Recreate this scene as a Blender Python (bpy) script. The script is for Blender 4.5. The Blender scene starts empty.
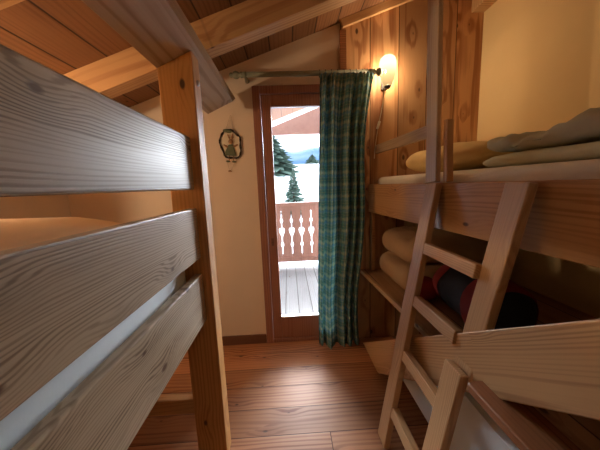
import bpy, bmesh, math, random
from mathutils import Vector, Matrix, noise
random.seed(7)
COL = bpy.context.scene.collection
V = Vector
SL = .346                                   # roof slope (dz/dx)
def ceil_z(x): return 2.214 + SL*x
WALL_Y = 2.024

# ------------------------------------------------------------ node helpers
class N:
    def __init__(s, name):
        s.m = bpy.data.materials.new(name); s.m.use_nodes = True
        s.t = s.m.node_tree; s.t.nodes.clear()
        s.out = s.t.nodes.new('ShaderNodeOutputMaterial')
    def add(s, typ, **kw):
        n = s.t.nodes.new(typ)
        for k, v in kw.items(): setattr(n, k, v)
        return n
    def put(s, sock, v):
        if isinstance(v, bpy.types.NodeSocket): s.t.links.new(v, sock)
        elif v is not None: sock.default_value = v
    def math(s, op, a, b=None, c=None, clamp=False):
        n = s.add('ShaderNodeMath', operation=op, use_clamp=clamp)
        s.put(n.inputs[0], a)
        if b is not None: s.put(n.inputs[1], b)
        if c is not None: s.put(n.inputs[2], c)
        return n.outputs[0]
    def vec(s, x, y, z):
        n = s.add('ShaderNodeCombineXYZ')
        for i, v in enumerate((x, y, z)): s.put(n.inputs[i], v)
        return n.outputs[0]
    def noise(s, v, scale=1, detail=2, rough=.5, dist=0):
        n = s.add('ShaderNodeTexNoise')
        s.put(n.inputs['Vector'], v); n.inputs['Scale'].default_value = scale
        n.inputs['Detail'].default_value = detail; n.inputs['Roughness'].default_value = rough
        n.inputs['Distortion'].default_value = dist
        return n.outputs['Fac']
    def mr(s, v, a, b, c=0., d=1., smooth=True):
        n = s.add('ShaderNodeMapRange', interpolation_type='SMOOTHSTEP' if smooth else 'LINEAR')
        s.put(n.inputs[0], v)
        for i, q in enumerate((a, b, c, d)): n.inputs[i+1].default_value = q
        return n.outputs[0]
    def mix(s, f, a, b, blend='MIX'):
        n = s.add('ShaderNodeMix', data_type='RGBA', blend_type=blend)
        s.put(n.inputs[0], f)
        for sock, v in ((n.inputs[6], a), (n.inputs[7], b)):
            s.put(sock, v if isinstance(v, bpy.types.NodeSocket) else (*v, 1))
        return n.outputs[2]
    def bsdf(s, col, rough=.6, bump=None, bstr=.3, bdist=.002, spec=.4, **kw):
        b = s.add('ShaderNodeBsdfPrincipled')
        s.put(b.inputs['Base Color'], col if isinstance(col, bpy.types.NodeSocket) else (*col, 1))
        s.put(b.inputs['Roughness'], rough); b.inputs['Specular IOR Level'].default_value = spec
        for k, v in kw.items(): b.inputs[k].default_value = v
        if bump is not None:
            n = s.add('ShaderNodeBump'); n.inputs['Strength'].default_value = bstr
            n.inputs['Distance'].default_value = bdist
            s.put(n.inputs['Height'], bump); s.t.links.new(n.outputs[0], b.inputs['Normal'])
        return b.outputs[0]
    def end(s, sh): s.t.links.new(sh, s.out.inputs[0]); return s.m

def wood(name, light, dark, knot=(.10, .045, .02), plank=0, order='xyz', rough=.5, ring=75, contrast=.75,
         knots=.45, spec=.4, vary=.22, gap=.004, big=0., plen=0):
    """boards with growth rings, fibres and knots; u runs along the grain"""
    n = N(name)
    tc = n.add('ShaderNodeTexCoord'); sp = n.add('ShaderNodeSeparateXYZ')
    n.t.links.new(tc.outputs['Object'], sp.inputs[0])
    o = {'x': sp.outputs[0], 'y': sp.outputs[1], 'z': sp.outputs[2]}
    u, v, w = o[order[0]], o[order[1]], o[order[2]]
    gapm = None
    if plank:
        q = n.math('DIVIDE', v, plank); idx = n.math('FLOOR', q); fr = n.math('FRACT', q)
        wn = n.add('ShaderNodeTexWhiteNoise', noise_dimensions='1D'); n.put(wn.inputs['W'], idx)
        rnd = wn.outputs[0]
        if plen:
            uu = n.math('DIVIDE', n.math('ADD', u, n.math('MULTIPLY', rnd, plen)), plen)
            id2 = n.math('FLOOR', uu); fu = n.math('FRACT', uu)
            wn2 = n.add('ShaderNodeTexWhiteNoise', noise_dimensions='2D')
            n.put(wn2.inputs['Vector'], n.vec(idx, id2, 0)); rnd = wn2.outputs[0]
        e = n.math('MULTIPLY', n.math('MINIMUM', fr, n.math('SUBTRACT', 1, fr)), plank)
        if plen:
            e2 = n.math('MULTIPLY', n.math('MINIMUM', fu, n.math('SUBTRACT', 1, fu)), plen)
            e = n.math('MINIMUM', e, e2)
        gapm = n.mr(e, gap*.3, gap, 0, 1)
        v = n.math('MULTIPLY', n.math('SUBTRACT', fr, .5), plank)
    else:
        oi = n.add('ShaderNodeObjectInfo'); rnd = oi.outputs['Random']
    off = n.math('MULTIPLY', rnd, 37.)
    u = n.math('ADD', u, off)
    # knots
    kv = n.vec(n.math('MULTIPLY', u, 3.4), n.math('ADD', n.math('MULTIPLY', v, 6.5), off), n.math('ADD', n.math('MULTIPLY', w, 2.), .4))
    vo = n.add('ShaderNodeTexVoronoi', feature='F1', voronoi_dimensions='2D'); n.put(vo.inputs['Vector'], kv); vo.inputs['Scale'].default_value = 1
    vo.inputs['Randomness'].default_value = .9
    cs = n.add('ShaderNodeSeparateColor'); n.t.links.new(vo.outputs['Color'], cs.inputs[0])
    keep = n.math('LESS_THAN', cs.outputs[0], knots)
    d = vo.outputs['Distance']
    near = n.math('MULTIPLY', n.mr(d, 0, .42, 1, 0), keep)
    size = n.mr(cs.outputs[1], 0, 1, .03, .085, False)
    kn = n.math('MULTIPLY', n.math('MULTIPLY', n.math('SUBTRACT', size, d), 30, clamp=True), keep)
    # rings
    wob = n.noise(n.vec(n.math('MULTIPLY', u, 1.1), n.math('MULTIPLY', v, 5), n.math('MULTIPLY', w, 5)), 1, 2)
    wob2 = n.noise(n.vec(n.math('MULTIPLY', u, .5), n.math('MULTIPLY', v, 1.5), off), 1, 1)
    cv = n.math('ADD', n.math('ADD', v, .17), n.math('MULTIPLY', n.math('SUBTRACT', wob2, .5), .16))
    cw = n.math('ADD', w, .06)
    r = n.math('SQRT', n.math('ADD', n.math('MULTIPLY', cv, cv), n.math('MULTIPLY', cw, cw)))
    r = n.math('ADD', r, n.math('MULTIPLY', wob, .026 + big))
    r = n.math('ADD', r, n.math('MULTIPLY', n.noise(n.vec(n.math('MULTIPLY', u, .35), n.math('MULTIPLY', v, 26), n.math('MULTIPLY', w, 26)), 1, 3), .034))
    r = n.math('ADD', r, n.math('MULTIPLY', near, .020))
    sn = n.math('SINE', n.math('MULTIPLY', r, ring*6.283))
    ringm = n.mr(sn, -.4, 1., 0, 1)
    fib = n.noise(n.vec(n.math('MULTIPLY', u, 3), n.math('MULTIPLY', v, 220), n.math('MULTIPLY', w, 220)), 1, 2)
    bl = n.noise(n.vec(n.math('MULTIPLY', u, 2), n.math('MULTIPLY', v, 6), n.math('MULTIPLY', w, 6)), 1, 3)
    str_ = n.noise(n.vec(n.math('MULTIPLY', u, .6), n.math('ADD', n.math('MULTIPLY', v, 14), 5), n.math('MULTIPLY', w, 14)), 1, 2)
    f = n.math('MULTIPLY', ringm, n.math('MULTIPLY', n.mr(str_, .3, .7, .35, 1.3), contrast))
    f = n.math('ADD', f, n.math('MULTIPLY', n.math('SUBTRACT', fib, .5), .5))
    f = n.math('ADD', f, n.math('MULTIPLY', n.math('SUBTRACT', bl, .5), .9))
    f = n.math('ADD', f, n.math('MULTIPLY', near, .25), clamp=True)
    col = n.mix(f, light, dark)
    br = n.mr(rnd, 0, 1, 1-vary, 1+vary*.6, False)
    hs = n.add('ShaderNodeHueSaturation'); n.put(hs.inputs['Color'], col); n.put(hs.inputs['Value'], br)
    col = n.mix(kn, hs.outputs[0], knot)
    bump = n.math('SUBTRACT', n.math('MULTIPLY', f, -.5), kn)
    if gapm is not None:
        col = n.mix(n.math('SUBTRACT', 1, gapm), col, tuple(c*.25 for c in dark))
        bump = n.math('ADD', bump, n.math('MULTIPLY', gapm, 3))
    rg = n.math('ADD', rough, n.math('MULTIPLY', f, .12))
    return n.end(n.bsdf(col, rg, bump, .35, .0012, spec))

def plain(name, col, rough=.7, var=.12, scale=12, bstr=.2, spec=.3, bdist=.003, **kw):
    n = N(name); tc = n.add('ShaderNodeTexCoord')
    a = n.noise(tc.outputs['Object'], scale, 4)
    c = n.mix(a, tuple(x*(1-var) for x in col), tuple(min(1, x*(1+var)) for x in col))
    fine = n.noise(tc.outputs['Object'], scale*9, 2)
    return n.end(n.bsdf(c, rough, n.math('ADD', a, n.math('MULTIPLY', fine, .3)), bstr, bdist, spec, **kw))

M = {}
M['board'] = wood('pine_board', (.60, .37, .18), (.38, .205, .09), ring=110, contrast=.6, rough=.42, knots=.65)
M['board_cool'] = wood('pine_board_cool_lit', (.47, .36, .24), (.18, .12, .07), ring=130, contrast=.7, rough=.40, knots=.55, vary=.1, spec=.5)  # same pine as the other boards, cool daylight put into the colour as grey
M['rail'] = wood('pine_rail', (.60, .335, .15), (.38, .18, .07), ring=80, contrast=.5, rough=.42, knots=.35, vary=.1)
M['ladder'] = wood('pine_ladder', (.58, .35, .17), (.36, .185, .075), ring=110, contrast=.45, rough=.45, knots=.3, vary=.1)
M['reddish'] = wood('reddish_wood', (.30, .12, .05), (.15, .055, .022), ring=70, contrast=.7, rough=.4, knots=.1)
M['post'] = wood('pine_post', (.60, .33, .13), (.36, .16, .05), ring=60, contrast=.6, rough=.5, knots=.5, vary=.05)
M['beam'] = wood('roof_beam', (.50, .33, .20), (.27, .14, .07), ring=40, contrast=.6, rough=.55, knots=.4, vary=.1)
M['rafter'] = wood('rafter_wood', (.66, .40, .19), (.42, .20, .075), ring=45, contrast=.5, rough=.55, knots=.35, vary=.1)
M['ceiling'] = wood('ceiling_planks', (.27, .125, .055), (.15, .06, .025), plank=.165, order='yxz', ring=45, contrast=.5, rough=.6, knots=.25, gap=.006)
M['panel'] = wood('wall_planks', (.58, .32, .15), (.32, .13, .05), plank=.205, order='zxy', ring=38, contrast=.85, rough=.5, knots=.5, gap=.004, vary=.3, big=.05)
M['floor'] = wood('floor_planks', (.52, .23, .10), (.26, .09, .04), plank=.17, order='xyz', ring=40, contrast=.6, rough=.5, knots=.6, gap=.003, vary=.3, big=.03, plen=2.1, spec=.4)
M['door'] = wood('door_wood', (.36, .155, .095), (.24, .09, .055), order='zxy', ring=60, contrast=.5, rough=.45, knots=.05, vary=.05)
M['base'] = wood('baseboard_wood', (.22, .10, .06), (.13, .055, .03), ring=60, contrast=.5, rough=.5, knots=.1)
M['deck'] = wood('deck_planks', (.27, .28, .29), (.18, .18, .19), plank=.14, order='yxz', ring=60, contrast=.5, rough=.6, knots=.1, gap=.008)
M['railing'] = wood('railing_wood', (.33, .17, .13), (.2, .09, .07), order='zxy', ring=60, contrast=.5, rough=.6, knots=.1)
M['eave'] = wood('eave_planks', (.50, .24, .13), (.33, .14, .07), plank=.16, order='yxz', ring=50, contrast=.5, rough=.6, knots=.1)
M['plaster'] = plain('wall_plaster', (.82, .68, .54), .85, .05, 6, .25)
M['yellow'] = plain('wall_plaster_yellow', (.84, .65, .34), .85, .05, 5, .25)
M['sheet'] = plain('white_sheet', (.72, .70, .66), .85, .04, 8, .3)
M['bluesheet'] = plain('pale_blue_sheet', (.80, .88, .93), .8, .04, 8, .3)
M['cream'] = plain('cream_sheet', (.88, .81, .68), .85, .05, 8, .3)
M['yellowfab'] = plain('yellow_fabric', (.80, .58, .26), .9, .1, 10, .4)
M['greyfab'] = plain('grey_green_fabric', (.50, .48, .36), .9, .12, 9, .5)
M['greenfab'] = plain('pale_green_fabric', (.62, .60, .42), .9, .1, 9, .5)
M['tanfab'] = plain('tan_blanket', (.50, .33, .19), .9, .12, 12, .5)
M['duvet'] = plain('tan_duvet', (.75, .55, .33), .9, .06, 6, .4)
M['redfab'] = plain('red_fabric', (.28, .025, .02), .75, .15, 14, .4)
M['blackfab'] = plain('black_fabric', (.02, .02, .024), .7, .15, 14, .4)
M['rod'] = plain('painted_rod', (.27, .27, .19), .5, .1, 20, .1)
M['metal'] = plain('brushed_metal', (.6, .58, .55), .35, .05, 30, .05, Metallic=.9)
M['darkmetal'] = plain('dark_metal', (.05, .045, .04), .45, .1, 30, .05)
M['cord'] = plain('cord_plastic', (.75, .62, .42), .5, .05, 30, .05)
M['dark'] = plain('dark_twig', (.035, .022, .016), .7, .3, 60, .4)
M['brownfur'] = plain('brown_felt', (.42, .24, .13), .9, .15, 60, .4)
M['greenfelt'] = plain('grey_green_felt', (.16, .18, .11), .9, .15, 60, .4)
M['creamfelt'] = plain('cream_felt', (.85, .76, .60), .9, .08, 60, .3)
M['string'] = plain('twine', (.45, .33, .2), .9, .1, 60, .1)
M['snow'] = plain('snow', (.86, .89, .94), .8, .03, .5, .3)
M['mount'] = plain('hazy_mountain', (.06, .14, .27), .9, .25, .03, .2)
M['conifer'] = plain('conifer_needles', (.11, .17, .13), .9, .5, 4, .3)
M['trunk'] = plain('bark', (.08, .055, .04), .9, .2, 10, .4)

def glass_mat():
    n = N('window_glass'); g = n.add('ShaderNodeBsdfGlossy'); g.inputs['Roughness'].default_value = .02
    t = n.add('ShaderNodeBsdfTransparent'); fr = n.add('ShaderNodeFresnel'); fr.inputs[0].default_value = 1.3
    m = n.add('ShaderNodeMixShader'); n.t.links.new(fr.outputs[0], m.inputs[0])
    n.t.links.new(t.outputs[0], m.inputs[1]); n.t.links.new(g.outputs[0], m.inputs[2])
    return n.end(m.outputs[0])
M['glass'] = glass_mat()
def shade_mat():
    n = N('lit_opal_glass'); e = n.add('ShaderNodeEmission'); t = n.add('ShaderNodeBsdfTransparent')
    tc = n.add('ShaderNodeTexCoord'); sp = n.add('ShaderNodeSeparateXYZ'); n.t.links.new(tc.outputs['Object'], sp.inputs[0])
    n.put(e.inputs[0], n.mix(n.mr(sp.outputs[2], -.03, .05), (1, .62, .25), (1, .85, .5)))
    n.put(e.inputs[1], n.mr(sp.outputs[2], -.09, .06, .22, .62))
    m = n.add('ShaderNodeMixShader'); m.inputs[0].default_value = .85
    n.t.links.new(t.outputs[0], m.inputs[1]); n.t.links.new(e.outputs[0], m.inputs[2])
    return n.end(m.outputs[0])
M['shade'] = shade_mat()
def plaid():
    n = N('plaid_cotton'); uv = n.add('ShaderNodeUVMap'); sp = n.add('ShaderNodeSeparateXYZ')
    n.t.links.new(uv.outputs[0], sp.inputs[0])
    def bands(c, per, lo, hi, ph=0):
        f = n.math('FRACT', n.math('ADD', n.math('DIVIDE', c, per), ph))
        return n.math('MULTIPLY', n.math('GREATER_THAN', f, lo), n.math('LESS_THAN', f, hi))
    U, W = sp.outputs[0], sp.outputs[1]
    P = .085
    col = n.mix(0., (.32, .50, .46), (0, 0, 0))
    for c in (U, W):
        col = n.mix(n.math('MULTIPLY', bands(c, P, .0, .36), .62 if c is U else .4), col, (.06, .22, .21))
        col = n.mix(n.math('MULTIPLY', bands(c, P, .44, .62), .45), col, (.16, .36, .58))
        col = n.mix(n.math('MULTIPLY', bands(c, P, .70, .90), .50 if c is U else .32), col, (.78, .76, .55))
        col = n.mix(n.math('MULTIPLY', bands(c, P, .15, .19), .5), col, (.5, .5, .3))
    a = n.bsdf(col, .85, n.noise(uv.outputs[0], 700, 1), .2, .0008, .2)
    tr = n.add('ShaderNodeBsdfTranslucent'); n.put(tr.inputs[0], col)
    m = n.add('ShaderNodeMixShader'); m.inputs[0].default_value = .45
    n.t.links.new(a, m.inputs[1]); n.t.links.new(tr.outputs[0], m.inputs[2])
    return n.end(m.outputs[0])
M['plaid'] = plaid()

# ------------------------------------------------------------ mesh helpers
def obj(name, bm, mat, parent=None, mtx=None, smooth=False):
    bmesh.ops.recalc_face_normals(bm, faces=bm.faces)
    me = bpy.data.meshes.new(name); bm.to_mesh(me); bm.free()
    if smooth:
        for p in me.polygons: p.use_smooth = True
    me.materials.append(M[mat] if isinstance(mat, str) else mat)
    o = bpy.data.objects.new(name, me); COL.objects.link(o)
    if parent is not None:
        o.parent = parent
        if mtx is not None: o.matrix_local = Matrix.Translation(-parent.location) @ mtx
        else: o.matrix_local = Matrix.Translation(-parent.location)
    elif mtx is not None: o.matrix_world = mtx
    return o
def tag(o, label, cat, group=None, kind=None):
    o['label'] = label; o['category'] = cat
    if group: o['group'] = group
    if kind: o['kind'] = kind
    return o
def thing(name, label, cat, loc, group=None):
    o = bpy.data.objects.new(name, None); o.empty_display_size = .1; COL.objects.link(o); o.location = V(loc)
    return tag(o, label, cat, group)
def bevel(bm, w, seg=2):
    if w > 0: bmesh.ops.bevel(bm, geom=list(bm.edges), offset=w, segments=seg, affect='EDGES', profile=.5)
def box(bm, lo, hi):
    lo, hi = V(lo), V(hi)
    r = bmesh.ops.create_cube(bm, size=1)
    for v in r['verts']:
        v.co = V((lo[i] + (v.co[i]+.5)*(hi[i]-lo[i]) for i in range(3)))
    return r['verts']
def boxo(name, lo, hi, mat, parent=None, bev=.003):
    """box with its own origin at its centre, axes along the world's"""
    lo, hi = V(lo), V(hi); c = (lo+hi)/2; bm = bmesh.new(); box(bm, lo-c, hi-c); bevel(bm, bev)
    return obj(name, bm, mat, parent, Matrix.Translation(c))
def frame(p0, p1, up):
    x = (V(p1)-V(p0)).normalized(); z = V(up); y = z.cross(x).normalized(); z = x.cross(y).normalized()
    m = Matrix((x, y, z)).transposed().to_4x4(); m.translation = (V(p0)+V(p1))/2
    return m, (V(p1)-V(p0)).length
def board(name, p0, p1, w, t, normal, mat, parent=None, bev=.004):
    """board from p0 to p1 (centre line): w across, t thick along normal; grain along"""
    m, L = frame(p0, p1, normal); bm = bmesh.new(); box(bm, (-L/2, -w/2, -t/2), (L/2, w/2, t/2)); bevel(bm, bev)
    return obj(name, bm, mat, parent, m)
def prism(name, pts, t, mtx, mat, parent=None, bev=.003):
    """polygon pts (local x,y) extruded +-t/2 along local z"""
    bm = bmesh.new(); vs = [bm.verts.new((x, y, -t/2)) for x, y in pts]
    f = bm.faces.new(vs); r = bmesh.ops.extrude_face_region(bm, geom=[f])
    for v in r['geom']:
        if isinstance(v, bmesh.types.BMVert): v.co.z += t
    bevel(bm, bev, 1)
    return obj(name, bm, mat, parent, mtx)
def tube(bm, pts, r, seg=10, closed=False):
    pts = [V(p) for p in pts]; n = len(pts); rings = []
    ref = V((.13, .21, .97))
    for i, p in enumerate(pts):
        a = pts[(i-1) % n] if (closed or i) else p; b = pts[(i+1) % n] if (closed or i < n-1) else p
        d = (b-a).normalized(); s = d.cross(ref).normalized(); q = d.cross(s)
        rr = r[i] if isinstance(r, (list, tuple)) else r
        rings.append([bm.verts.new(p + rr*(math.cos(k*math.tau/seg)*s + math.sin(k*math.tau/seg)*q)) for k in range(seg)])
    for i in range(n if closed else n-1):
        A, B = rings[i], rings[(i+1) % n]
        for k in range(seg): bm.faces.new((A[k], A[(k+1) % seg], B[(k+1) % seg], B[k]))
    if not closed: bm.faces.new(rings[0]); bm.faces.new(rings[-1])
def lathe(bm, prof, seg=24, c=(0, 0, 0), axis='z', cap=True):
    rings = []
    for r, h in prof:
        ring = []
        for k in range(seg):
            a = k*math.tau/seg; x, y = r*math.cos(a), r*math.sin(a)
            p = (x, y, h) if axis == 'z' else (h, x, y)
            ring.append(bm.verts.new(V(p)+V(c)))
        rings.append(ring)
    for A, B in zip(rings, rings[1:]):
        for k in range(seg): bm.faces.new((A[k], A[(k+1) % seg], B[(k+1) % seg], B[k]))
    if cap: bm.faces.new(rings[0]); bm.faces.new(rings[-1])
def soft(name, size, mat, parent=None, loc=(0, 0, 0), rz=0, p=4, amp=.01, fr=6, seed=0, quad=None, res=26, folds=0, sag=0, tilt=0, pz=None, crease=0):
    """cushion-like superellipsoid with creases; origin at its centre"""
    bm = bmesh.new(); bmesh.ops.create_cube(bm, size=2)
    bmesh.ops.subdivide_edges(bm, edges=list(bm.edges), cuts=res, use_grid_fill=True)
    sx, sy, sz = (s/2 for s in size); pz = pz or p
    for v in bm.verts:
        c = v.co.copy(); c.x = math.sin(c.x*math.pi/2); c.y = math.sin(c.y*math.pi/2)
        l = (abs(c.x)**p + abs(c.y)**p)**(1/p) if c.x or c.y else 0
        m = max(abs(c.x), abs(c.y))
        h = m/l if l > 1e-6 else 1
        x, y = c.x*h, c.y*h
        rr = min(1, (abs(x)**p + abs(y)**p)**(1/p)); 
        z = c.z
        k = (1-rr**pz*.999)**(1/2.2) if abs(c.z) > .999 else None
        zz = (z*max(.0, (1-(rr**pz)))**.5) if k is not None else z*0
        q = V((x*sx, y*sy, zz*sz))
        if k is None: q = V((x*sx*(1+.0*(1-z*z)), y*sy, z*0))
        v.co = q
    bmesh.ops.remove_doubles(bm, verts=list(bm.verts), dist=.0004)
    for v in bm.verts:
        q = v.co; s = V((q.x*fr+seed*7, q.y*fr, q.z*fr*.6))
        d = noise.noise(s)*amp + noise.noise(s*2.3)*amp*.5
        if crease: d += crease*((1-abs(noise.noise(V((q.x*9+1.5*noise.noise(s), q.y*4.5, seed))))*2.2) - .5 + .5*(1-abs(noise.noise(V((q.x*6, q.y*15, seed))))*2.5)) 
        if folds: d += amp*.9*math.sin(folds*(q.y + .25*q.x + .12*noise.noise(s*.5)))
        v.co.z += d*(1 if q.z >= 0 else .25) - sag*(q.x/sx)**2
        v.co.x += noise.noise(s+V((5, 3, 1)))*amp*.8; v.co.y += noise.noise(s+V((1, 9, 4)))*amp*.8
    return obj(name, bm, mat, parent, Matrix.Translation(V(loc)) @ Matrix.Rotation(rz, 4, 'Z') @ Matrix.Rotation(tilt, 4, 'Y'), True)
def slab(name, poly, z0, z1, mat, parent=None, bev=.03, amp=.004, cuts=0):
    """rounded mattress from a plan polygon"""
    c = sum((V((x, y, 0)) for x, y in poly), V())/len(poly); c.z = (z0+z1)/2
    bm = bmesh.new(); vs = [bm.verts.new((x-c.x, y-c.y, z0-c.z)) for x, y in poly]
    f = bm.faces.new(vs); r = bmesh.ops.extrude_face_region(bm, geom=[f])
    for v in r['geom']:
        if isinstance(v, bmesh.types.BMVert): v.co.z += z1-z0
    bmesh.ops.bevel(bm, geom=list(bm.edges), offset=bev, segments=4, affect='EDGES', profile=.5)
    return obj(name, bm, mat, parent, Matrix.Translation(c), True)
def struct(o, kind='structure'): o['kind'] = kind; return o
def T(x, y, z): return Matrix.Translation((x, y, z))

# ------------------------------------------------------------ the room
XL, XRW, YB = -1.6, 1.42, -1.7
bm = bmesh.new(); box(bm, (XL-.1, YB-.1, -.12), (XRW+.1, WALL_Y+.12, 0)); struct(obj('floor', bm, 'floor'))
# door wall with its opening
DX0, DX1, DZ = -.225, .425, 1.955
bm = bmesh.new()
def wallpiece(x0, x1, z0a, z0b, top=None):
    za = ceil_z(x0)+.1 if top is None else top; zb = ceil_z(x1)+.1 if top is None else top
    v = [bm.verts.new(p) for p in ((x0, WALL_Y, z0a), (x1, WALL_Y, z0b), (x1, WALL_Y, zb), (x0, WALL_Y, za))]
    w = [bm.verts.new(q.co+V((0, .12, 0))) for q in v]
    bm.faces.new(v); bm.faces.new(w[::-1])
    for i in range(4): bm.faces.new((v[i], v[(i+1) % 4], w[(i+1) % 4], w[i]))
wallpiece(XL-.1, DX0, 0, 0); wallpiece(DX0, DX1, DZ, DZ); wallpiece(DX1, XRW+.1, 0, 0)
struct(obj('wall_back', bm, 'plaster'))
boxo('wall_left', (XL-.1, YB, 0), (XL, WALL_Y, 1.76), 'plaster', None, 0)['kind'] = 'structure'
boxo('wall_right', (XRW, YB, 0), (XRW+.1, WALL_Y, ceil_z(XRW)+.1), 'yellow', None, 0)['kind'] = 'structure'
boxo('wall_front', (XL-.1, YB-.1, 0), (XRW+.1, YB, 2.85), 'plaster', None, 0)['kind'] = 'structure'
# ceiling: sloping boards, rafters below
def slope_box(name, x0, x1, y0, y1, top, bot, mat, parent=None, bev=.004):
    """slab under the sloping roof plane: spans vertical offsets top..bot below it"""
    L = math.hypot(x1-x0, SL*(x1-x0)); ang = math.atan(SL)
    c = V(((x0+x1)/2, (y0+y1)/2, ceil_z((x0+x1)/2)-(top+bot)/2))
    m = Matrix.Translation(c) @ Matrix.Rotation(-ang, 4, 'Y')
    h = (bot-top)*math.cos(ang); bm = bmesh.new(); box(bm, (-L/2, -(y1-y0)/2, -h/2), (L/2, (y1-y0)/2, h/2)); bevel(bm, bev)
    return obj(name, bm, mat, parent, m)
ce = struct(slope_box('ceiling', XL-.1, XRW+.1, YB-.1, WALL_Y+.2, -.05, 0, 'ceiling', None, 0))
for i, y in enumerate((-1.18, -.52, .14, .80, 1.463)):
    s = struct(slope_box('ceiling_rafter', XL, XRW, y, y+.10, 0, .145, 'rafter'))
    s.name = 'trim_%d' % (i+1)
# main longitudinal beam, tilted with the roof
bx0, bx1 = -.471, -.316
bz0, bz1 = 1.705, 1.775
bm = bmesh.new(); yA, yE = YB, 1.853
prof = [((bx0, bz0), (bx1, bz1), (bx1-.045, bz1+.13), (bx0-.045, bz0+.13))]
sec = prof[0]
st = []
for y, dz in ((yA, 0), (yE-.11, 0), (yE, .05)):
    st.append([bm.verts.new((x, y, z + (dz if k < 2 else 0))) for k, (x, z) in enumerate(sec)])
for A, B in zip(st, st[1:]):
    for k in range(4): bm.faces.new((A[k], A[(k+1) % 4], B[(k+1) % 4], B[k]))
bm.faces.new(st[0]); bm.faces.new(st[-1][::-1])
M['beamy'] = wood('roof_beam_grey', (.55, .41, .28), (.36, .24, .145), ring=70, contrast=.7, rough=.5, knots=.5, order='yxz')
beam = struct(obj('trim_6', bm, 'beamy'))
# purlin along the right wall
boxo('trim_7', (XRW-.09, YB, 2.395), (XRW, WALL_Y, 2.56), 'rafter')['kind'] = 'structure'
# planked part of the door wall
px0 = .411
bm = bmesh.new(); pts = [(px0, 0), (XRW, 0), (XRW, ceil_z(XRW)), (px0, ceil_z(px0))]
v = [bm.verts.new((x, WALL_Y-.024, z)) for x, z in pts]; w = [bm.verts.new((x, WALL_Y-.002, z)) for x, z in pts]
bm.faces.new(v); bm.faces.new(w[::-1])
for i in range(4): bm.faces.new((v[i], v[(i+1) % 4], w[(i+1) % 4], w[i]))
struct(obj('trim_8', bm, 'panel'))
# cover strip under the ceiling and corner strip
slope_t = slope_box('trim_9', px0, 1.02, WALL_Y-.05, WALL_Y-.024, .0, .055, 'rafter'); struct(slope_t)
boxo('trim_10', (px0-.012, WALL_Y-.035, 0), (px0+.035, WALL_Y-.024, ceil_z(px0)-.06), 'reddish', None, .002)['kind'] = 'structure'
boxo('baseboard_back', (XL, WALL_Y-.016, 0), (DX0-.002, WALL_Y, .075), 'base')['kind'] = 'structure'
boxo('baseboard_left', (XL, YB, 0), (XL+.016, WALL_Y-.018, .075), 'base')['kind'] = 'structure'

# balcony door (a window door), open view to the balcony
dr = bpy.data.objects.new('door_1', None); COL.objects.link(dr); dr.location = (.1, WALL_Y, 0); struct(dr)
def dbox(name, lo, hi, mat='door', bev=.004): return boxo(name, lo, hi, mat, dr, bev)
y0, y1 = WALL_Y-.018, WALL_Y+.075
dbox('door_frame', (DX0, y0, 0), (-.172, y1, DZ)); dbox('door_frame', (.372, y0, 0), (DX1, y1, DZ))
dbox('door_frame', (-.171, y0, 1.900), (.371, y1, DZ)); 
dbox('threshold', (-.171, y0, 0), (.371, y1+.04, .03))
lf = y0+.012
dbox('stile', (-.168, lf, .033), (-.100, lf+.055, 1.897)); dbox('stile', (.300, lf, .033), (.368, lf+.055, 1.897))
dbox('top_rail', (-.0995, lf, 1.815), (.2995, lf+.055, 1.897)); dbox('bottom_rail', (-.0995, lf, .033), (.2995, lf+.055, .205))
dbox('glass_pane', (-.0995, lf+.026, .215), (.2995, lf+.031, 1.814), 'glass', 0)
dbox('glazing_bead', (-.0995, lf-.004, .205), (.2995, lf+.02, .217), 'metal', .002)
bm = bmesh.new(); box(bm, (-.008, -.006, -.05), (.008, 0, .05)); bevel(bm, .002); tube(bm, [(0, -.004, .01), (0, -.045, .01), (.01, -.05, .01), (.09, -.05, .01)], .008)
# handle sits on the hidden right stile, lock escutcheon on the left one
obj('handle', bm, 'metal', dr, T(.334, lf-.001, 1.02))
bm = bmesh.new(); box(bm, (-.01, -.006, -.03), (.01, .0, .03)); bevel(bm, .003); obj('hinge_cover', bm, 'base', dr, T(-.135, lf, .83))

# ------------------------------------------------------------ outside
deck = boxo('balcony_deck', (-2.2, WALL_Y+.125, -.12), (2.6, 4.32, -.03), 'deck', None, 0); struct(deck)
tag(deck, 'grey weathered plank floor of the balcony outside the door', 'balcony floor', kind='structure')
rl = thing('balcony_railing', 'brown wooden balcony railing with heart-shaped cut-outs in its boards', 'railing', (0, 4.24, -.03))
boxo('handrail', (-2.2, 4.19, .935), (2.6, 4.29, .99), 'railing', rl)
boxo('bottom_rail', (-2.2, 4.215, .03), (2.6, 4.265, .10), 'railing', rl)
def cut_profile(w):
    """half-outline (distance of cut from board edge) of the gap between two boards"""
    pts = [(.0, .10), (.0, .16), (.007, .16), (.007, .27), (.022, .30), (.022, .33), (.007, .36), (.007, .42), (.012, .45), (.04, .52), (.045, .56), (.03, .59), (.006, .575),
           (.006, .66), (.022, .69), (.022, .72), (.007, .745), (.007, .86), (.0, .86), (.0, .94)]
    return pts
bw = .158
k0 = -9
for k in range(k0, 10):
    x = .029 + k*bw + .5*bw if True else 0
    pr = cut_profile(bw); h = bw/2 - .0005
    pts = [(-h + d, z) for d, z in pr] + [(h - d, z) for d, z in pr[::-1]]
    bm = bmesh.new(); vs = [bm.verts.new((px, -.011, pz-.5)) for px, pz in pts]
    f = bm.faces.new(vs); r = bmesh.ops.extrude_face_region(bm, geom=[f])
    for q in r['geom']:
        if isinstance(q, bmesh.types.BMVert): q.co.y += .022
    obj('cutout_board', bm, 'railing', rl, T(x, 4.24, .5))
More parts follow.
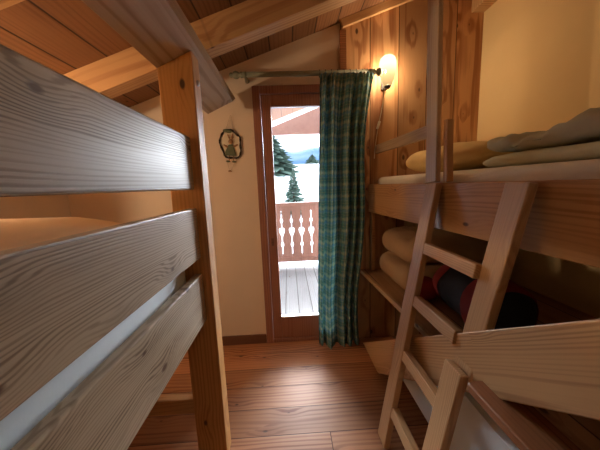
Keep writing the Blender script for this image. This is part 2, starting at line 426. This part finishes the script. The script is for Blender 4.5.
for k, x in enumerate((-2.15, 2.55)): boxo('post', (x-.05, 4.19, -.03), (x+.05, 4.29, .934), 'railing', rl)
# balcony roof: board fields with narrow open slots between them
for i, (a, b) in enumerate(((WALL_Y+.2, 3.02), (3.021, 3.88), (-9, -8))):
    if a < 0: continue
    s = slope_box('balcony_roof', -2.6, 2.8, a, b, -.03, .01, 'eave', None, 0)
    tag(s, 'sloping brown plank canopy over the balcony, seen through the door', 'roof', kind='structure')
# snowy slope
bm = bmesh.new(); nx, ny = 50, 60; grid = []
def gz(x, y):
    t = max(0, (y-9)/60); z = -3.2 + 9.5*min(1, t)**.9
    return z + .5*noise.noise(V((x*.08, y*.08, 0))) + (0 if y < 80 else (y-80)*.02)
for j in range(ny+1):
    row = []
    for i in range(nx+1):
        y = 5 + 105*(j/ny)**1.3; x = -60 + 120*i/nx; row.append(bm.verts.new((x, y, gz(x, y))))
    grid.append(row)
for j in range(ny):
    for i in range(nx): bm.faces.new((grid[j][i], grid[j][i+1], grid[j+1][i+1], grid[j+1][i]))
sn = obj('snowy_hillside', bm, 'snow', None, None, True); tag(sn, 'snow covered slope rising beyond the balcony', 'ground', kind='structure')
bm = bmesh.new(); grid = []
for j in range(16):
    row = []
    for i in range(61):
        x = -300+10*i; t = j/15; y = 260+160*t
        H = 55 + 24*noise.noise(V((x*.012, 3, 0))) - .05*x
        row.append(bm.verts.new((x, y, -8 + (H+8)*math.sin(t*math.pi/2) + 6*noise.noise(V((x*.03, y*.03, 5))))))
    grid.append(row)
for j in range(15):
    for i in range(60): bm.faces.new((grid[j][i], grid[j][i+1], grid[j+1][i+1], grid[j+1][i]))
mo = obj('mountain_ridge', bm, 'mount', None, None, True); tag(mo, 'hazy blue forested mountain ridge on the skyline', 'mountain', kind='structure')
def conifer(x, y, H, R, label, seed, name='conifer_tree'):
    z = gz(x, y); t = thing(name, label, 'tree', (x, y, z-.1), 'trees on the snowy slope')
    rnd = random.Random(seed); bm = bmesh.new(); tube(bm, [(0, 0, 0), (0, 0, H*.5), (0, 0, H*.97)], [R*.09, R*.06, .01], 7)
    obj('trunk', bm, 'trunk', t, T(x, y, z-.1))
    bm = bmesh.new(); n = 420
    for k in range(n):
        h = (k/n)**.8; zz = H*(.08+.92*h); rr = R*(1-h)**.85*(.6+.5*rnd.random())+.03; a = rnd.random()*math.tau
        d = V((math.cos(a), math.sin(a), -.28)); s = V((-math.sin(a), math.cos(a), 0))*rr*.17
        b = V((0, 0, zz)); e = b + d*rr
        vs = [bm.verts.new(p) for p in (b, b+(e-b)*.6+s+V((0, 0, .02)), e, b+(e-b)*.6-s, b+(e-b)*.5-V((0, 0, rr*.16)))]
        bm.faces.new((vs[0], vs[1], vs[2], vs[3])); bm.faces.new((vs[0], vs[4], vs[2]))
    obj('foliage', bm, 'conifer', t, T(x, y, z-.1))
    return t
conifer(.42, 20, 3.5, 1.25, 'small snow-dusted conifer standing alone low on the snowy slope', 3)
conifer(-2.6, 50, 7.6, 6.2, 'broad dark tree at the left edge of the door glass, on top of the slope', 4)
conifer(7.0, 75, 3.6, 4.0, 'low distant tree on the top of the slope', 6)
# board infill of the canopy's outer truss: bright slots stay open above it
for pts, nm in (([(-2.6, 2.03), (2.8, 2.03), (2.8, 3.02), (-.35, 2.03+.06)], 'gable_board'),):
    m = Matrix(((1, 0, 0, 0), (0, 0, 1, 4.52), (0, 1, 0, 0), (0, 0, 0, 1)))
    g1 = prism('gable_board', [(-.52, 2.075), (2.6, 2.075), (2.6, 3.25), (-.52, 2.085)], .03, m, 'railing', None, 0)
    tag(g1, 'brown boards closing the end of the canopy, under a bright slanting slot', 'boards', kind='structure')

# ------------------------------------------------------------ left bunk
lb = thing('loft_bed', 'tall pine loft bed on the left, with wide guard boards greyed for cool daylight', 'bed', (-.9, .2, 0))
XB = -.37; bt = .032; bxc = XB-bt/2
def lboard(z0, z1, name='guard_board', mat='board_cool', y1=1.088):
    return board(name, (bxc, -.95, (z0+z1)/2), (bxc, y1, (z0+z1)/2), z1-z0, bt, (1, 0, 0), mat, lb, .005)
lboard(1.250, 1.452); lboard(.972, 1.177); lboard(.700, .905, 'side_board')
# corner posts: the aisle post carries the roof beam and is cut to its slope
def lpost(x0, x1, y, ztop0, ztop1, name='post', mat='post'):
    c = V(((x0+x1)/2, y+.04, ztop0/2)); pts = [(x0, 0), (x1, 0), (x1, ztop1), (x0, ztop0)]
    bm = bmesh.new()
    v = [bm.verts.new((px-c.x, -.04, pz-c.z)) for px, pz in pts]; w = [bm.verts.new((px-c.x, .04, pz-c.z)) for px, pz in pts]
    bm.faces.new(v); bm.faces.new(w[::-1])
    for i in range(4): bm.faces.new((v[i], v[(i+1) % 4], w[(i+1) % 4], w[i]))
    bevel(bm, .004)
    me = obj(name, bm, M['postz'], lb, Matrix.Translation(c)); return me
M['postz'] = wood('pine_post_upright', (.58, .29, .09), (.36, .14, .035), ring=60, contrast=.6, rough=.5, knots=.6, vary=.05, order='zxy')
sl2 = (bz1-bz0)/(bx1-bx0)
lpost(-.469, -.337, 1.092, bz0+.0, bz0+(.134)*sl2-.002)
lpost(-1.58, -1.46, 1.092, 1.62, 1.62); lpost(-.469, -.337, -1.05, bz0, bz0+.134*sl2-.002); lpost(-1.58, -1.46, -1.05, 1.62, 1.62)
board('end_board', (-1.458, 1.13, .80), (-.471, 1.13, .80), .20, .03, (0, 1, 0), 'rail', lb)
board('stretcher', (-1.458, 1.13, .272), (-.471, 1.13, .272), .07, .05, (0, 1, 0), 'post', lb)
boxo('mattress_base', (-1.58, -.94, .80), (-.405, 1.085, .83), 'rail', lb)
boxo('side_board', (-1.585, -.94, .70), (-1.56, 1.085, .80), 'rail', lb)
bm = bmesh.new(); lathe(bm, [(.001, 0), (.011, .0), (.011, .004), (.006, .008)], 12, axis='x'); obj('bolt', bm, 'metal', lb, T(-.336, 1.13, 1.66))
ml = slab('mattress', [(-1.55, -.92), (-.425, -.92), (-.425, 1.07), (-1.55, 1.07)], .832, 1.02, 'bluesheet', None, .03)
tag(ml, 'mattress in a pale bluish sheet on the left loft bed', 'mattress')
dv = soft('duvet', (1.06, 1.42, .17), 'duvet', None, (-.97, .36, 1.108), p=4, amp=.012, fr=4, seed=2)
tag(dv, 'tan duvet bulging up behind the guard boards of the left loft bed', 'duvet')

# ------------------------------------------------------------ right bunk
def XR(y): return .598 + (2.0-y)*.0774
def XS(y): return .552 + (2.0-y)*.050
YN = -.75
rb = thing('bunk_bed', 'pine bunk bed on the right with a deep front rail and an upright guard post', 'bed', (1.0, .6, 0))
board('front_rail', (XR(1.995)+.016, 1.995, 1.136), (XR(YN)+.016, YN, 1.136), .205, .032, (-1, .07, 0), 'rail', rb, .004)
boxo('bed_base', (.72, YN, 1.06), (XRW-.004, 1.995, 1.085), 'rail', rb)
# guard post, cleat and horizontal guard rail at the far end
gy = 1.19
M['greypost'] = wood('pine_guard_post', (.50, .36, .23), (.33, .20, .11), ring=60, contrast=.5, rough=.45, knots=.1, order='xyz')
board('guard_post', (.66, 1.205, 1.241), (.66, 1.25, ceil_z(.66)-.01), .09, .022, (-1, 0, 0), 'greypost', rb)
board('cleat', (.686, 1.130, 1.241), (.686, 1.145, 1.50), .028, .03, (-1, 0, 0), 'rail', rb)
board('guard_rail', (.655, 1.972, 1.487), (.677, 1.25, 1.478), .06, .02, (-1, 0, 0), 'greypost', rb)
# middle bunk platform with its thin front lip
bm = bmesh.new()
yr = .80
poly = [(XS(1.995), 1.995), (XS(yr), yr), (.62, yr-.0), (.66, YN), (XRW-.004, YN), (XRW-.004, 1.995)]
vs = [bm.verts.new((x, y, .562)) for x, y in poly]; f = bm.faces.new(vs); r = bmesh.ops.extrude_face_region(bm, geom=[f])
for q in r['geom']:
    if isinstance(q, bmesh.types.BMVert): q.co.z += .022
M['platform'] = wood('platform_planks', (.46, .26, .13), (.32, .16, .07), plank=.19, order='yxz', ring=60, contrast=.5, rough=.5, knots=.2)
obj('middle_platform', bm, 'platform', rb)
board('front_lip', (XS(1.995)-.009, 1.995, .572), (XS(yr)-.009, yr, .572), .03, .018, (-1, .05, 0), 'board', rb, .003)
# flat rounded ledge board of the middle bunk next to the ladder
m, L = frame((.551, -.7, .652), (.551, .685, .652), (0, 0, 1))
hx, hy = L/2, .056
pts = [(-hx, -hy), (hx-.045, -hy)] + [(hx-.045+.045*math.sin(a), -hy+.045-.045*math.cos(a)) for a in (.5, 1.05, 1.57)] + \
      [(hx-.012+.012*math.cos(a), hy-.012+.012*math.sin(a)) for a in (0, .8, 1.57)] + [(-hx, hy)]
prism('ledge_board', pts, .026, m, 'reddish', rb, .003)
# rear and end framing that carries the bunks
for (x, y) in ((1.36, 1.94), (1.36, YN+.02), (.77, YN+.02)):
    boxo('post', (x-.03, y-.03, 0), (x+.03, y+.03, 1.059 if True else 0), 'rail', rb, .003)
boxo('end_panel', (.615, 1.955, .586), (.64, 1.994, 1.03), 'rail', rb, .002)
# mattress, pillow and blankets of the top bunk
mt = slab('mattress', [(XR(1.97)+.05, 1.97), (XR(YN)+.05, YN+.02), (XRW-.02, YN+.02), (XRW-.02, 1.97)], 1.088, 1.288, 'cream', None, .035)
tag(mt, 'mattress with cream sheet on the top of the right bunk', 'mattress')
pl = soft('pillow', (.50, .66, .15), 'yellowfab', None, (1.03, 1.57, 1.366), rz=.1, p=3, amp=.014, fr=7, seed=4, crease=.006, res=40)
tag(pl, 'yellow pillow lying at the far end of the top right bunk', 'pillow')
b1 = soft('blanket', (.52, 1.42, .055), 'greenfab', None, (1.10, .50, 1.317), rz=0, p=9, amp=.005, fr=5, seed=5, folds=0, pz=12, crease=.003, res=50)
tag(b1, 'pale green blanket, under the crumpled grey one on the top bunk', 'blanket')
b2 = soft('blanket', (.50, 1.40, .07), 'greyfab', None, (1.11, .50, 1.382), rz=.02, p=8, amp=.016, fr=8, seed=6, folds=11, pz=9, crease=.014, res=70)
tag(b2, 'crumpled grey-green blanket, upper one of the pile on the top bunk', 'blanket')
# bedding and bag on the middle bunk
for i, (z, x, s, lab) in enumerate(((.665, .955, (.62, .50, .17), 'folded tan blanket, lower of the two at the far end of the middle bunk'),
                                    (.840, .96, (.60, .46, .17), 'folded tan blanket, upper of the two at the far end of the middle bunk'))):
    o = soft('blanket', s, 'tanfab', None, (x, 1.70, z), rz=.04*i-.02, p=7, amp=.012, crease=.006, fr=6, seed=8+i, pz=9, res=44); tag(o, lab, 'blanket', 'tan blankets on the middle bunk')
cu = soft('cloth_bundle', (.14, .13, .12), 'redfab', None, (.74, 1.405, .65), p=3, amp=.008, fr=9, seed=12)
bag = thing('duffel_bag', 'black and red soft bag lying on the middle bunk behind the ladder', 'bag', (.86, 1.16, .586))
tag(cu, 'small red cloth bundle wedged between the tan blankets and the dark bag', 'cloth')
def capsule(bm, L, r, bulge=.0, a0=0, a1=math.tau, off=0):
    prof = []
    for i in range(25):
        t = -1+2*i/24; e = (1-abs(t)**5)**.5 if abs(t) < 1 else 0
        prof.append((max(.002, (r+off)*(.15+.85*e) if abs(t) < 1 else .1*r), t*L/2))
    lathe(bm, prof, 28, axis='x')
bm = bmesh.new(); capsule(bm, .50, .125)
for v in bm.verts: v.co += noise.noise_vector(v.co*9)*.012
rot = T(.86, 1.15, .715) @ Matrix.Rotation(math.radians(84), 4, 'Z')
obj('bag_body', bm, 'blackfab', bag, rot, True)
for s0, s1, nm in ((-.215, -.10, 'red_panel'), (.10, .215, 'red_panel')):
    bm = bmesh.new(); prof = []
    for i in range(7):
        h = s0+(s1-s0)*i/6; t = h/.25; e = (1-abs(t)**5)**.5; prof.append((.125*(.15+.85*e)+.006, h))
    lathe(bm, prof, 28, axis='x', cap=False)
    for v in bm.verts: v.co += noise.noise_vector(v.co*9)*.012
    o = obj(nm, bm, 'redfab', bag, rot, True); o['label'] = 'red fabric panel'
# stored mattress on the floor under the bunk
lowb = boxo('low_bed_base', (.69, -.64, .0), (1.38, 1.40, .13), 'base')
tag(lowb, 'dark low wooden bed base on the floor, carrying the pale blue mattress', 'bed base')
mm = Matrix(((0, 0, 1, .986), (1, 0, 0, .4), (0, 1, 0, .3), (0, 0, 0, 1)))
sm = prism('mattress', [(-1.05, -.168), (1.08, -.168), (1.08, -.04), (1.0, .01), (.62, .18), (.45, .215), (-1.05, .215)], .788, mm, 'bluesheet', None, .022)
for p_ in sm.data.polygons: p_.use_smooth = False
tag(sm, 'mattress in a pale blue sheet under the right bunk, behind the ladder', 'mattress')

# ------------------------------------------------------------ ladder
def LX(z): return .392 + z/1.235*.236
ld = thing('ladder', 'wooden ladder leaning against the right bunk, with flat side rails', 'ladder', (.43, .95, 0))
lt = .028
def stile(y0, y1, z0, z1, dx=0, w=.085, name='side_rail'):
    m, L = frame((LX(z0)+lt/2+dx, y0, z0), (LX(z1)+lt/2+dx, y1, z1), (-1, 0, .185))
    return board(name, (LX(z0)+lt/2+dx, y0, z0), (LX(z1)+lt/2+dx, y1, z1), w, lt, (-1, 0, .185), 'ladder', ld, .004)
stile(1.115, 1.162, .008, 1.235, 0, .088)
stile(.765, .741, .615, 1.235, .022, .085)
stile(.765, .757, .006, .655, -.018, .085)
for z, ya, yb in ((.957, .790, 1.112), (.722, .808, 1.103), (.468, .809, 1.092), (.192, .809, 1.082)):
    x = LX(z)+.019
    board('rung', (x, ya, z), (x, yb, z), .048, .034, (-1, 0, .185), 'ladder', ld, .004)
for y, z in ((1.15, 1.205), (1.18, 1.19), (.725, 1.205), (.76, 1.205)):
    pass
# long plank standing on the floor at a slant, its foot cut level with the floor
pk = bpy.data.objects
x0 = .535
a = V((x0, 1.932, .002)); b = V((x0, 1.587, .002)); c = V((x0, .30, .73)); d = V((x0, .25, 1.105))
# local frame: u along the plank (towards the camera and up)
m, L = frame((x0+.012, 1.932, .002), (x0+.020, .25, 1.108), (-1, 0, 0))
inv = m.inverted()
def loc2(p): q = inv @ V(p); return q.x, q.y
A, B, C2, D2 = (loc2(p) for p in ((x0, 1.932, .002), (x0, 1.587, .002), (x0, .25, .912), (x0, .25, 1.108)))
sgn = 1
# small rounded heel on the underside
E1 = loc2((x0, 1.60, .002)); E2 = loc2((x0, 1.560, .014)); E3 = loc2((x0, 1.52, .045))
pts = [A, E1, E2, E3, C2, D2]
plank = prism('wooden_plank', pts, .022, m, 'board', None, .003)
tag(plank, 'long wide pine plank slanting up from the floor, passing between the ladder rails', 'plank')

# ------------------------------------------------------------ curtain on its rod
ry, rz = 1.925, 1.995
rd = thing('curtain_rod', 'grey-green wooden curtain rod with turned ends above the balcony door', 'curtain rod', (.12, ry, rz))
bm = bmesh.new(); tube(bm, [(-.39, 0, 0), (.492, 0, 0)], .017, 14); obj('rod', bm, 'rod', rd, T(.12, ry, rz), True)
fin = [(.017, 0), (.019, .004), (.019, .012), (.013, .018), (.022, .032), (.026, .044), (.022, .058), (.012, .066), (.016, .072), (.014, .084), (.002, .09)]
bm = bmesh.new(); lathe(bm, fin, 18, axis='x'); obj('finial', bm, 'rod', rd, T(.612, ry, rz), True)
bm = bmesh.new(); lathe(bm, [(r, -h) for r, h in fin], 18, axis='x'); obj('finial', bm, 'rod', rd, T(-.27, ry, rz), True)
for x in (-.255, .592):
    bm = bmesh.new(); tube(bm, [(0, .0, -.0), (0, .045, -.004), (0, WALL_Y-.026-ry if x > .4 else WALL_Y-.002-ry, -.004)], [.012, .012, .017], 12)
    tube(bm, [(-.011, 0, 0), (.011, 0, 0)], .019, 14); obj('bracket', bm, 'rod', rd, T(x, ry, rz), True)
def curtain():
    bm = bmesh.new(); uvl = bm.loops.layers.uv.new('UVMap'); nu, nv = 260, 60
    xs0, xs1 = .238, .574; zt, zb = rz-.032, .035
    cw = 1.15; pos = []
    for j in range(nv+1):
        t = j/nv; z = zt+(zb-zt)*t; row = []
        g = math.exp(-t*9)
        xa = xs0 + .0*t - .02*math.sin(t*3)*0 - .058*min(1, t*1.2); xb = xs1 + .03*g - .07*min(1, t*1.3) - .015*math.sin(t*9)*(1-g)
        for i in range(nu+1):
            s = i/nu
            big = math.sin(math.tau*(s*5.2 + .35*math.sin(s*7) + .10*t*math.sin(s*11)))
            small = math.sin(math.tau*s*13 + 1.3*math.sin(s*9))
            amp = .014*g + .052*(1-g)*(1-.45*t)
            y = ry - .022 + .0 + amp*big + .011*g*small + .006*(1-g)*small + .01*noise.noise(V((s*6, z*2.2, 0)))
            if g > .5: y -= .0
            x = xa+(xb-xa)*(s + .011*math.sin(math.tau*s*5.2+1.2)) + .008*noise.noise(V((s*5, z*1.4, 4)))
            zz = z + (.012*abs(math.sin(math.pi*s*13)) if j == 0 else 0) + (.01*math.sin(s*17) if j == nv else 0)
            row.append(bm.verts.new((x-.42, y-ry, zz-rz)))
        pos.append(row)
    for j in range(nv):
        for i in range(nu):
            f = bm.faces.new((pos[j][i], pos[j][i+1], pos[j+1][i+1], pos[j+1][i]))
            for l, (ii, jj) in zip(f.loops, ((i, j), (i+1, j), (i+1, j+1), (i, j+1))):
                l[uvl].uv = (ii/nu*cw, (1-jj/nv)*2.0)
    me = bpy.data.meshes.new('curtain'); bm.to_mesh(me); bm.free()
    for p in me.polygons: p.use_smooth = True
    me.materials.append(M['plaid']); o = bpy.data.objects.new('curtain', me); COL.objects.link(o)
    o.location = (.42, ry-.028, rz); md = o.modifiers.new('thick', 'SOLIDIFY'); md.thickness = .0016
    return o
cu = curtain(); tag(cu, 'green and blue plaid curtain hanging gathered at the right of the balcony door', 'curtain')
for i, x in enumerate((.246, .285, .325, .367, .41, .452, .495, .535, .570)):
    bm = bmesh.new(); tube(bm, [(0, .023*math.cos(a*math.tau/16), .023*math.sin(a*math.tau/16)) for a in range(16)], .0022, 6, True)
    r = obj('curtain_ring', bm, 'darkmetal', rd, T(x, ry, rz-.003))

# ------------------------------------------------------------ wall lamps
def lamp(x, y, z, label, mir=1):
    t = thing('wall_lamp', label, 'lamp', (x, y, z), 'opal glass wall lamps')
    B = T(x, y-.078, z)
    prof = [(.020, -.085), (.030, -.072), (.043, -.040), (.053, .0), (.057, .035), (.056, .065), (.048, .092), (.034, .104), (.012, .108)]
    bm = bmesh.new(); lathe(bm, prof, 28, cap=False); obj('lamp_shade', bm, 'shade', t, B, True)
    bm = bmesh.new(); lathe(bm, [(.004, -.10), (.018, -.098), (.022, -.088), (.020, -.078), (.004, -.076)], 20); obj('socket', bm, 'darkmetal', t, B, True)
    bm = bmesh.new(); tube(bm, [(0, 0, -.095), (0, .03, -.095), (0, .072, -.07)], .006, 8)
    box(bm, (-.018, .068, -.085), (.018, .077, -.025)); obj('wall_bracket', bm, 'darkmetal', t, B)
    P = [(0, .0, -.08), (-.004*mir, .05, -.11), (-.012*mir, .07, -.2), (-.03*mir, .07, -.29), (-.045*mir, .07, -.36), (-.062*mir, .068, -.47), (-.07*mir, .066, -.56)]
    bm = bmesh.new(); tube(bm, P, .003, 6); obj('cord', bm, 'cord', t, B)
    bm = bmesh.new(); box(bm, (-.008, -.009, -.028), (.008, .009, .028)); bevel(bm, .004)
    o = obj('switch', bm, 'creamfelt', t, B @ T(-.041*mir, .062, -.325) @ Matrix.Rotation(.3*mir, 4, 'Y'))
    ld = bpy.data.lights.new('bulb_light', 'POINT'); ld.energy = LAMP; ld.color = (1, .72, .44); ld.shadow_soft_size = .03
    lo = bpy.data.objects.new('bulb_light', ld); COL.objects.link(lo); lo.parent = t; lo.location = (0, -.078, .01); return t, ld
LAMP = 12.5
lamp(.712, WALL_Y-.025, 1.985, 'lit opal glass wall lamp on the planked wall, right of the curtain')
lb_lamp = lamp(XL+.002, .92, 1.44, 'lit wall lamp hidden behind the guard boards of the left loft bed')
lb_lamp[0].rotation_euler.z = math.pi/2; lb_lamp[1].energy = 42

# ------------------------------------------------------------ hanging wall ornament
wy = WALL_Y-.012
orn = thing('wall_ornament', 'small hanging ornament with a rabbit figure in a dark twig ring on the wall', 'ornament', (-.405, wy, 1.56))
OB = T(-.405, wy, 1.56) @ Matrix.Rotation(.10, 4, 'Y')
R_ = [(-.045, .095), (.005, .105), (.05, .075), (.082, .055), (.085, .0), (.092, -.045), (.07, -.085), (.02, -.09), (-.03, -.088), (-.06, -.04), (-.085, .01), (-.075, .06)]
ring = []
for i in range(len(R_)):
    p0, p1, p2, p3 = (V((*R_[(i+k) % len(R_)], 0)) for k in (-1, 0, 1, 2))
    for t in (0, .33, .66):
        q = .5*((2*p1)+(p2-p0)*t+(2*p0-5*p1+4*p2-p3)*t*t+(3*p1-p0-3*p2+p3)*t**3); ring.append((q.x*.86, .0, q.y))
rr = [.0065 + .002*math.sin(i*2.1) for i in range(len(ring))]
bm = bmesh.new(); tube(bm, ring, rr, 8, True)
o = obj('twig_ring', bm, 'dark', orn, OB)
bm = bmesh.new(); vs = [bm.verts.new((x*.97, .004, z*.97)) for x, y, z in ring]; f = bm.faces.new(vs)
r = bmesh.ops.extrude_face_region(bm, geom=[f])
for q in r['geom']:
    if isinstance(q, bmesh.types.BMVert): q.co.y += .004
obj('backing', bm, 'creamfelt', orn, OB)
def blob(bm, c, s, rz=0):
    r = bmesh.ops.create_icosphere(bm, subdivisions=2, radius=1); R = Matrix.Rotation(rz, 3, 'Y')
    for v in r['verts']: v.co = V(c) + R @ V((v.co.x*s[0], v.co.y*s[1], v.co.z*s[2]))
rab = None
bm = bmesh.new(); blob(bm, (.005, -.006, .022), (.017, .012, .018)); blob(bm, (-.010, -.004, .055), (.006, .005, .02), -.45); blob(bm, (.014, -.004, .058), (.006, .005, .021), .12)
blob(bm, (-.028, -.004, -.012), (.022, .006, .007), .5); blob(bm, (.040, -.004, -.004), (.022, .006, .007), -.5); rab = obj('rabbit_figure', bm, 'brownfur', orn, OB, True)
bm = bmesh.new(); lathe(bm, [(.042, -.075), (.036, -.05), (.022, -.01), (.012, .002)], 16)
for v in bm.verts: v.co.y *= .25; v.co.y -= .004; v.co.x += .006
obj('dress', bm, 'greenfelt', rab if False else orn, OB, True)
bm = bmesh.new(); blob(bm, (-.02, -.004, .094), (.034, .01, .013), .1); obj('moss_tuft', bm, 'greenfelt', orn, OB, True)
for sx in (-1, 1):
    bm = bmesh.new(); tube(bm, [(.012+sx*.014, -.002, -.075), (.014+sx*.016, -.003, -.112)], .003, 6); obj('leg', bm, 'brownfur', orn, OB)
    bm = bmesh.new(); blob(bm, (.012+sx*.022, -.006, -.118), (.016, .009, .007)); obj('shoe', bm, 'greenfelt', orn, OB, True)
bm = bmesh.new(); tube(bm, [(-.035, 0, .095), (-.005, .004, .20), (.0, .004, .205), (.02, 0, .10)], .0012, 5); obj('string', bm, 'string', orn, OB); bm = bmesh.new()
tube(bm, [(-.015, 0, -.11), (-.01, .002, -.15), (.006, 0, -.185), (.028, .002, -.15), (.036, 0, -.12)], .0012, 5); obj('string', bm, 'string', orn, OB)
bm = bmesh.new(); blob(bm, (.006, -.003, -.187), (.014, .006, .007)); obj('charm', bm, 'brownfur', orn, OB, True)

# ------------------------------------------------------------ light
w = bpy.data.worlds.new('sky'); bpy.context.scene.world = w; w.use_nodes = True
nt = w.node_tree; bg = nt.nodes['Background']
tc = nt.nodes.new('ShaderNodeTexCoord'); nz = nt.nodes.new('ShaderNodeTexNoise'); nz.inputs['Scale'].default_value = 3; nz.inputs['Detail'].default_value = 5
cr = nt.nodes.new('ShaderNodeValToRGB'); cr.color_ramp.elements[0].position = .35; cr.color_ramp.elements[0].color = (.55, .74, 1, 1)
cr.color_ramp.elements[1].position = .6; cr.color_ramp.elements[1].color = (.9, .95, 1, 1)
nt.links.new(tc.outputs['Generated'], nz.inputs[0]); nt.links.new(nz.outputs[0], cr.inputs[0]); nt.links.new(cr.outputs[0], bg.inputs[0])
bg.inputs[1].default_value = 1.1
def sun(name, direction, energy, angle, col):
    l = bpy.data.lights.new(name, 'SUN'); l.energy = energy; l.angle = math.radians(angle); l.color = col
    o = bpy.data.objects.new(name, l); COL.objects.link(o); o.rotation_euler = V(direction).to_track_quat('-Z', 'Y').to_euler(); o.location = (0, 6, 5); return o
sun('hazy_sun', (-.10, -1, -.24), 11, 55, (.86, .93, 1))
pa = bpy.data.lights.new('door_portal', 'AREA'); pa.shape = 'RECTANGLE'; pa.size = .42; pa.size_y = 1.62
po = bpy.data.objects.new('door_portal', pa); COL.objects.link(po); po.location = (.1, WALL_Y+.09, 1.02); po.rotation_euler = (math.radians(-90), 0, 0)
pa.cycles.is_portal = True
# added fill light: unseen glowing dome under the ceiling, behind the camera
cl = thing('fill_light_dome', 'unseen glowing dome added behind the camera as general fill light', 'lamp', (.2, -1.0, ceil_z(.2)-.02))
bm = bmesh.new(); lathe(bm, [(.12, 0), (.14, -.02), (.13, -.06), (.08, -.085), (.002, -.092)], 28)
n = N('fill_light_glow'); e = n.add('ShaderNodeEmission'); e.inputs[0].default_value = (1, .80, .58, 1); e.inputs[1].default_value = FILL = 1.3
M['fillglow'] = n.end(e.outputs[0]); obj('lamp_shade', bm, 'fillglow', cl, T(.2, -1.0, ceil_z(.2)-.075), True)  # dome of the added fill light

# ------------------------------------------------------------ camera
f, h = 267., 1.25
Y = V((-12, -39, f)).normalized(); dn = V((70, 1805, f)); Z = -(dn-dn.dot(Y)*Y).normalized(); X = Y.cross(Z)
if X.x < 0: X = -X
# rows X, Y, Z hold the world axes in camera space (x right, y down, z forward)
right = V((X.x, Y.x, Z.x)); down = V((X.y, Y.y, Z.y)); fwd = V((X.z, Y.z, Z.z))
cm = Matrix((right, -down, -fwd)).transposed().to_4x4(); cm.translation = (0, 0, h)
cam = bpy.data.cameras.new('camera'); co = bpy.data.objects.new('camera', cam); COL.objects.link(co)
co.matrix_world = cm; cam.sensor_width = 36; cam.lens = f/600*36; cam.clip_start = .02; cam.clip_end = 2000
sc = bpy.context.scene; sc.camera = co
sc.view_settings.view_transform = 'Standard'; sc.view_settings.look = 'None'; sc.view_settings.gamma = 1
sc.view_settings.use_curve_mapping = False; sc.view_settings.exposure = 1.75
